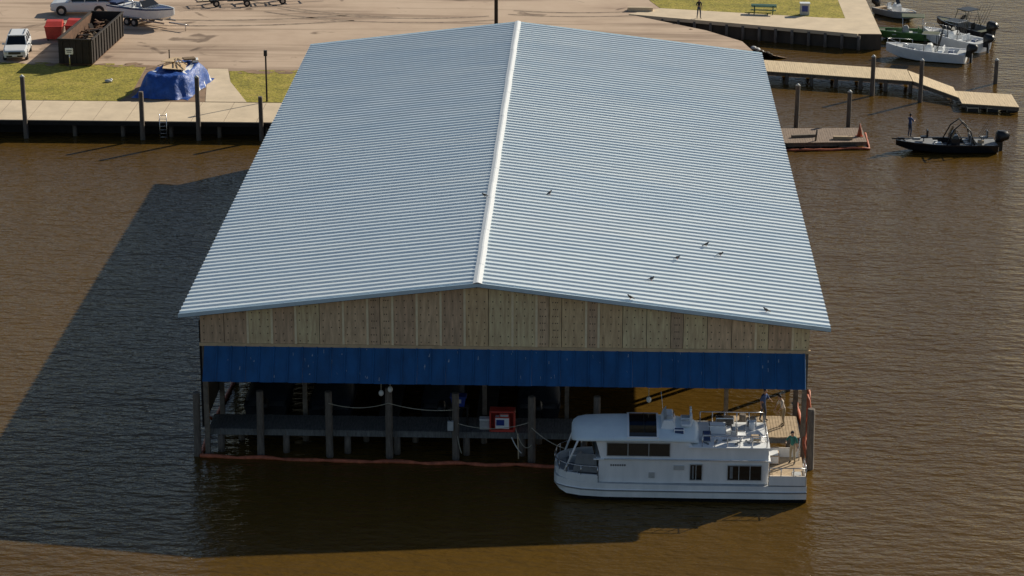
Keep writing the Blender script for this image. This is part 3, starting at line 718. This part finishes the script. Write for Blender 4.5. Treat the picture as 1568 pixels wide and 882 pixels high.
# ------------------------------------------------------------ houseboat
hb=empty("houseboat",(8.75,-3.05,0),0)
O=Vector((8.75,-3.05,0))
def HB(): 
    k=B(); k.M=Matrix.Translation(-O); return k
cy=-3.05
k=HB(); rings=[]
for x,w,zk,zt in[(2.72,.75,.45,.98),(2.85,1.15,.2,.98),(3.2,1.5,-.05,.96),(3.9,1.78,-.25,.94),(5,1.92,-.3,.92),(9,1.95,-.3,.88),(13.8,1.95,-.3,.88),(14.75,1.9,-.25,.88)]:
    xx=x-.12 if x<3 else x
    rings.append([(x+.25*(x<3.5),cy-w*.85,zk),(x,cy-w,.22 if zk<.2 else zk+.12),(xx,cy-w-.02,.5),(xx,cy-w-.05,.54),(xx,cy-w-.05,.60),(xx,cy-w,.63),(xx,cy-w,zt),(xx,cy+w,zt),(xx,cy+w,.6),(x,cy+w,.28 if zk<.2 else zk+.12),(x+.25*(x<3.5),cy+w*.85,zk)])
k.loft(rings,'hullwhite',mats=['darkhull','hullwhite','hullwhite','grey','hullwhite','hullwhite','lgrey','hullwhite','hullwhite','darkhull','darkhull'])
k.obj("hull",hb)
k=HB()
bw=[(4.7,1.9),(3.9,1.76),(3.2,1.48),(2.85,1.12),(2.68,.7),(2.62,0),(2.68,-.7),(2.85,-1.12),(3.2,-1.48),(3.9,-1.76),(4.7,-1.9)]
rr=[]
for x,w in bw:
    q=Vector((x-5,w,0)).normalized()*.09
    rr.append([(x,cy+w,.9),(x,cy+w,1.32),(x-q.x,cy+w-q.y,1.32),(x-q.x,cy+w-q.y,.9)])
k.loft(rr,'hullwhite')
k.box((3.9,cy,.955),(1.5,2.9,.02),'grey')
rail(k,[(x,cy+w,1.75) for x,w in bw],.022,zb=1.3)
k.box((3.6,cy+.9,1.15),(.6,.6,.4),'lgrey',bev=.05); k.box((3.5,cy-.9,1.1),(.5,.5,.3),'grey',bev=.05); k.box((4.2,cy-.2,1.2),(.35,.5,.5),'lgrey',bev=.05,rz=.4)
k.obj("bow_cockpit",hb)
k=HB()
def frustum(x0,x1,y0,y1,z0,z1,ins,m,fx=0,bx=0):
    k.loft([[(x0,y0,z0),(x1,y0,z0),(x1,y1,z0),(x0,y1,z0)],[(x0+fx,y0+ins,z1),(x1-bx,y0+ins,z1),(x1-bx,y1-ins,z1),(x0+fx,y1-ins,z1)]],m)
frustum(4.75,12.9,cy-1.72,cy+1.72,.9,2.05,.04,'hullwhite')
k.box((8.75,cy,2.075),(8.5,3.5,.06),'white',bev=.02)
frustum(4.85,9.75,cy-1.66,cy+1.66,2.105,3.0,.12,'hullwhite',fx=-.25,bx=.7)
frustum(9.05,12.9,cy-1.66,cy+1.66,2.105,2.7,.06,'hullwhite')
k.box((11.0,cy,2.73),(3.9,3.45,.07),'white',bev=.02)
def win(x0,x1,z0,z1,yb,m='blackglass',tilt=0,bars=0,fr=.04):
    k.loft([[(x0,yb-.03,z0),(x1,yb-.03,z0),(x1,yb,z0),(x0,yb,z0)],[(x0,yb-.03+tilt,z1),(x1,yb-.03+tilt,z1),(x1,yb+tilt,z1),(x0,yb+tilt,z1)]],m)
    ft='lgrey'
    for z,dz in((z0-fr/2,0),(z1+fr/2,tilt)): k.box(((x0+x1)/2,yb-.03+dz,z),(x1-x0+2*fr,.05,fr),ft)
    for x in [x0-fr/2,x1+fr/2]+[x0+(x1-x0)*i/(bars+1) for i in range(1,bars+1)]: k.box((x,yb-.035+tilt/2,(z0+z1)/2),(fr,.05+abs(tilt),z1-z0),ft)
win(5.15,8.15,2.26,2.88,cy-1.63,tilt=.06,bars=2,fr=.03)
win(9.15,9.7,1.10,1.87,cy-1.715,bars=1,fr=.03); win(10.95,12.55,1.12,1.85,cy-1.715,bars=2,fr=.03)
k.box((9.28,cy-1.752,1.48),(.08,.008,.66),'grey'); k.box((11.12,cy-1.752,1.5),(.14,.008,.62),'grey')
for x0,x1,z0,z1 in((5.15,8.15,2.28,2.86),(10.95,12.55,1.15,1.83)): k.box(((x0+x1)/2,cy+1.66,(z0+z1)/2),(x1-x0,.16,z1-z0),'blackglass')
k.loft([[(4.55,cy-1.5,2.15),(4.55,cy+1.5,2.15),(4.6,cy+1.5,2.15),(4.6,cy-1.5,2.15)],[(4.35,cy-1.4,2.95),(4.35,cy+1.4,2.95),(4.4,cy+1.4,2.95),(4.4,cy-1.4,2.95)]],'blackglass')
for y in(-1.2,0,1.2): k.box((4.71,cy+y,1.5),(.06,.8,1.0),'blackglass')
for y in(-1.6,1.6): k.cyl((3.1,cy+y*.85,1.3),(3.75,cy+y,3.0),.05,.05,'hullwhite',6)
k.quad([(3.5,cy-1.50,1.35),(4.7,cy-1.66,1.35),(4.6,cy-1.66,2.3),(3.7,cy-1.52,2.3)],'grey')
k.tube([(5,cy-1.78,2.12),(12.8,cy-1.78,2.12)],.025,'steel',6)
for i in range(7): k.box((5.35+.11*i,cy-1.705,1.78),(.06,.01,.09),'shirt_dark')
k.box((8.6,cy-1.735,1.7),(.5,.02,.22),'lgrey'); k.box((7.3,cy-1.735,1.3),(.3,.02,.3),'lgrey',bev=.005)
k.obj("cabin",hb)
zroof=lambda v,dz:3.04+dz+.34*(1-abs(v)**2.4)
k=HB(); rings=[]; ny=14
for x,w,dz in[(3.42,.9,-.22),(3.5,1.3,-.12),(3.7,1.58,-.04),(4.1,1.74,0),(5,1.8,.03),(6.1,1.8,.05),(7.6,1.78,.05),(8.6,1.7,0),(9.3,1.55,-.08),(9.55,1.3,-.2)]:
    top=[]
    for j in range(ny+1):
        v=j/ny*2-1; top.append((x,cy+v*w,zroof(v,dz)))
    rings.append(top+[(x,cy+w*.97,2.98+dz),(x,cy-w*.97,2.98+dz)])
k.loft(rings,'paleblue',smooth=True)
k.obj("cabin_roof",hb)
k=HB()
def curved(x0,x1,v0,v1,h,m):
    rg=[]
    for x in(x0,x1):
        vs=[v0+(v1-v0)*i/10 for i in range(11)]
        rg.append([(x,cy+v*1.8,zroof(v,.05)+h) for v in vs]+[(x,cy+v*1.8,zroof(v,.05)-.03) for v in reversed(vs)])
    k.loft(rg,m)
curved(6.2,7.52,-.90,.86,.045,'blackglass')
for a,b_ in((6.1,6.2),(7.52,7.62)): curved(a,b_,-.93,.89,.07,'white')
curved(6.202,7.518,-.93,-.90,.07,'white'); curved(6.202,7.518,.86,.89,.07,'white'); curved(6.9,6.93,-.899,.859,.055,'black')
k.obj("roof_hatch",hb)
k=HB()
k.loft([[(7.7,cy-.9,3.28),(8.5,cy-.9,3.28),(8.5,cy+.9,3.28),(7.7,cy+.9,3.28)],[(7.85,cy-.8,3.75),(8.3,cy-.8,3.75),(8.3,cy+.8,3.75),(7.85,cy+.8,3.75)]],'white')
k.quad([(7.86,cy-.75,3.75),(7.86,cy+.75,3.75),(8.0,cy+.65,4.0),(8.0,cy-.65,4.0)],'lgrey')
seat(k,8.95,cy-.4,3.1,'white',math.pi); seat(k,8.95,cy+.45,3.1,'lgrey',math.pi)
k.ell((8.1,cy-.5,3.8),(.2,.14,.14),'lgrey'); k.tube([(8.35,cy+.2+.17*math.cos(a*.628),3.72+.17*math.sin(a*.628)) for a in range(11)],.018,'black',5)
k.cyl((7.9,cy+.95,3.2),(7.75,cy+.95,4.6),.012,.008,'white',5); k.box((8.6,cy-1.0,3.3),(.5,.3,.25),'navy',bev=.04)
k.obj("flybridge",hb)
k=HB()
for s in(-1.62,1.62): rail(k,[(x,cy+s,3.32) for x in(9.7,10.3,10.9,11.5,12.1,12.8)],.025,zb=2.76)
rail(k,[(12.8,cy+s,3.32) for s in(-1.62,-.8,0,.8,1.62)],.025,zb=2.76)
k.tube([(9.7,cy-1.62,3.05),(12.8,cy-1.62,3.05)],.014,'steel',5)
k.box((10.5,cy+.3,2.98),(.85,.6,.45),'white',bev=.05); k.box((11.5,cy+.2,2.93),(.7,.9,.3),'lgrey',bev=.06); k.box((9.95,cy-.7,2.95),(.4,.6,.35),'navy',bev=.04)
k.box((12.3,cy-.9,2.92),(.5,.5,.3),'tan',bev=.04); seat(k,11.6,cy-.9,2.76,'white'); k.box((10.9,cy+1.25,3.0),(.9,.4,.45),'black',bev=.05); k.box((12.2,cy+1.25,2.95),(.5,.4,.4),'black',bev=.05); k.cyl((12.2,cy+.7,2.76),(12.2,cy+.7,3.2),.16,.16,'white',10)
for i in range(6): k.box((9.9+.5*i,cy-1.2+.2*(i%3),2.80),(.4,.08,.05),'grey',rz=random.random()*3)
k.obj("upper_deck",hb)
k=HB()
k.box((13.85,cy,.905),(1.8,3.7,.03),'tan')
for s in(-1.85,1.85): k.box((13.8,cy+s,1.15),(1.8,.08,.5),'hullwhite',bev=.02)
k.box((14.7,cy-.9,1.1),(.08,1.9,.4),'hullwhite',bev=.02)
rail(k,[(x,cy-1.85,1.8) for x in(12.95,13.5,14.1,14.7)],.025,zb=1.4); rail(k,[(14.7,cy+s,1.8) for s in(-1.85,-1.2,-.5)],.025,zb=1.3)
k.box((13.3,cy+1.2,1.15),(.6,.8,.45),'white',bev=.05); k.box((14.3,cy-1.2,1.1),(.5,.6,.35),'lgrey',bev=.04); k.box((13.4,cy-1.1,1.05),(.5,.5,.25),'tan',bev=.03)
for a in(0,1): k.cyl((13.0,cy-.9+.45*a,.9),(12.9,cy-.9+.45*a,2.9),.022,.022,'steel',6)
for i in range(7): k.cyl((13.0-.015*i,cy-.9,1.1+.26*i),(13.0-.015*i,cy-.45,1.1+.26*i),.018,.018,'steel',6)
k.box((12.92,cy+.5,1.65),(.05,.7,1.4),'blackglass'); k.cyl((14.6,cy+1.4,.9),(14.6,cy+1.4,2.1),.03,.03,'steel',6)
k.obj("stern_deck",hb)

# ------------------------------------------------------------ people
def person(loc,heading,shirt,pants,bend=0,armR=None,armL=None,stride=.0,cap=None,scale=1.0,shortsleeve=True):
    e=empty("person",loc,heading); e.scale=(scale,)*3
    Rb=Matrix.Rotation(bend,3,'X')
    def up(p):
        q=Vector(p)-Vector((0,0,.95)); return Rb@q+Vector((0,0,.95))
    J={}
    J['pel']=Vector((0,0,.95));J['bel']=up((0,-.01,1.10));J['che']=up((0,0,1.30));J['ucl']=up((0,.01,1.42));J['nek']=up((0,0,1.50));J['hd']=up((0,-.015,1.60));J['hd2']=up((0,-.02,1.68))
    for s,n,arm in((-1,'R',armR),(1,'L',armL)):
        J['sh'+n]=up((s*.175,.01,1.41))
        if arm: el_,wr=arm; J['el'+n]=up((s*el_[0],el_[1],el_[2])); J['wr'+n]=up((s*wr[0],wr[1],wr[2]))
        else: J['el'+n]=up((s*.235,.02,1.13)); J['wr'+n]=up((s*.25,-.06,.88))
        J['hn'+n]=J['wr'+n]+(J['wr'+n]-J['el'+n]).normalized()*.08
        st=stride*s
        J['hip'+n]=Vector((s*.085,0,.90)); J['kn'+n]=Vector((s*.11,-.04-st*.5,.50)); J['an'+n]=Vector((s*.12,.02-st,.09)); J['to'+n]=J['an'+n]+Vector((s*.03,-.17,-.05))
    names=list(J); rad=dict(pel=(.145,.11),bel=(.13,.10),che=(.155,.105),ucl=(.11,.08),nek=(.055,.058),hd=(.07,.085),hd2=(.06,.07))
    for n in'RL': rad.update({'sh'+n:(.068,.065),'el'+n:(.043,.045),'wr'+n:(.028,.03),'hn'+n:(.036,.022),'hip'+n:(.092,.095),'kn'+n:(.06,.06),'an'+n:(.042,.045),'to'+n:(.04,.03)})
    E=[('pel','bel'),('bel','che'),('che','ucl'),('ucl','nek'),('nek','hd'),('hd','hd2')]
    for n in'RL': E+=[('ucl','sh'+n),('sh'+n,'el'+n),('el'+n,'wr'+n),('wr'+n,'hn'+n),('pel','hip'+n),('hip'+n,'kn'+n),('kn'+n,'an'+n),('an'+n,'to'+n)]
    bm=bmesh.new(); lay=bm.verts.layers.skin.verify(); V={}
    for n in names:
        v=bm.verts.new(J[n]); v[lay].radius=rad[n]; v[lay].use_root=(n=='pel'); V[n]=v
    for a,b_ in E: bm.edges.new((V[a],V[b_]))
    me=bpy.data.meshes.new("tmp"); bm.to_mesh(me); bm.free(); o=bpy.data.objects.new("tmp",me); COL.objects.link(o)
    o.modifiers.new("s",'SKIN'); sb=o.modifiers.new("u",'SUBSURF'); sb.levels=1; sb.render_levels=1
    dg=bpy.context.evaluated_depsgraph_get(); dg.update()
    m2=bpy.data.meshes.new_from_object(o.evaluated_get(dg)); bpy.data.objects.remove(o)
    for mm in(shirt,pants,'skin','shoe'): m2.materials.append(M[mm])
    def seg(p,a,b_):
        d=b_-a; t=max(0,min(1,(p-a).dot(d)/d.length_squared)); return (p-(a+d*t)).length,t
    for f in m2.polygons:
        p=Vector(f.center); best=min((seg(p,J[a],J[b_])[0]/ (1 if 'hip' not in b_ else 1.1),a,b_) for a,b_ in E); a,b_=best[1],best[2]; t=seg(p,J[a],J[b_])[1]
        if b_[:2]=='to': mi=3
        elif b_[:2]in('kn','an'): mi=1
        elif b_[:3]=='hip' or (a=='pel' and t<.35): mi=1
        elif b_[:2]in('hd','hn') or b_=='nek' and t>.5: mi=2
        elif b_[:2]=='wr': mi=2 if shortsleeve else 0
        else: mi=0
        f.material_index=mi; f.use_smooth=True
    m2.name="body"; ob=bpy.data.objects.new("body",m2); COL.objects.link(ob); ob.parent=e
    k=B(); hc=up((0,-.02,1.645)); k.M=Matrix.Translation(hc)@Matrix.Rotation(bend*.6,4,'X')
    k.ell((0,0,0),(.076,.095,.115),'skin',14); k.ell((0,-.015,-.06),(.055,.07,.06),'skin',10)
    k.cyl((0,-.09,.015),(0,-.118,-.02),.010,.018,'skin',6)
    for s in(-1,1): k.ell((s*.077,0,-.01),(.012,.02,.032),'skin',6); k.ell((s*.03,-.088,.012),(.013,.008,.008),'hair',6)
    k.box((0,-.088,-.052),(.045,.01,.008),'redlamp')
    if cap:
        k.ell((0,.005,.03),(.084,.104,.095),cap,12,half=True); k.box((0,-.12,.04),(.13,.1,.012),cap,bev=.004)
    else: k.ell((0,.018,.03),(.083,.098,.102),'hair',12,half=True)
    k.ell((0,.035,.0),(.078,.075,.085),'hair',10)
    k.obj("head",e)
    k=B()
    for n,s in(('R',-1),('L',1)):
        d=(J['hn'+n]-J['wr'+n]).normalized(); side=d.cross(Vector((s,0,0.01)))
        if side.length<.1: side=Vector((0,1,0))
        side.normalize(); nor=side.cross(d).normalized()
        for i in range(4):
            b0=J['hn'+n]+side*(-.027+.018*i); ln=(.065,.075,.07,.055)[i]
            k.tube([b0,b0+d*ln*.5+nor*.004,b0+d*ln*.85-nor*.018*s,b0+d*ln*.95-nor*.035*s],[.0095,.009,.008,.006],'skin',6)
        b0=J['wr'+n]+d*.035-side*.03
        k.tube([b0,b0-side*.025+d*.03,b0-side*.03+d*.06],[.012,.010,.008],'skin',6)
    k.obj("hands",e)
    return e
person((14.25,-2.1,.92),-.6,'shirt_green','khaki',bend=.12,armR=((.3,-.15,1.2),(.2,-.35,1.15)),cap='shirt_dark')
person((13.05,2.7,1.3),.9,'shirt_blue','jeans',bend=.15,armL=((.28,-.12,1.2),(.18,-.32,1.2)),stride=.08)
person((14.05,2.0,1.3),-1.2,'shirt_light','khaki',bend=.35,armR=((.26,-.2,1.2),(.2,-.38,1.05)),armL=((.26,-.2,1.2),(.2,-.38,1.05)),stride=.05)
person((26.95,61.3,.82),2.2,'shirt_blue','jeans',armR=((.25,-.14,1.2),(.12,-.32,1.22)),armL=((.25,-.14,1.2),(.12,-.32,1.18)),cap='shirt_dark')
person((13.0,98.6,GZ+.03),.3,'shirt_dark','jeans',armR=((.27,-.1,1.18),(.15,-.28,1.15)),stride=.1)
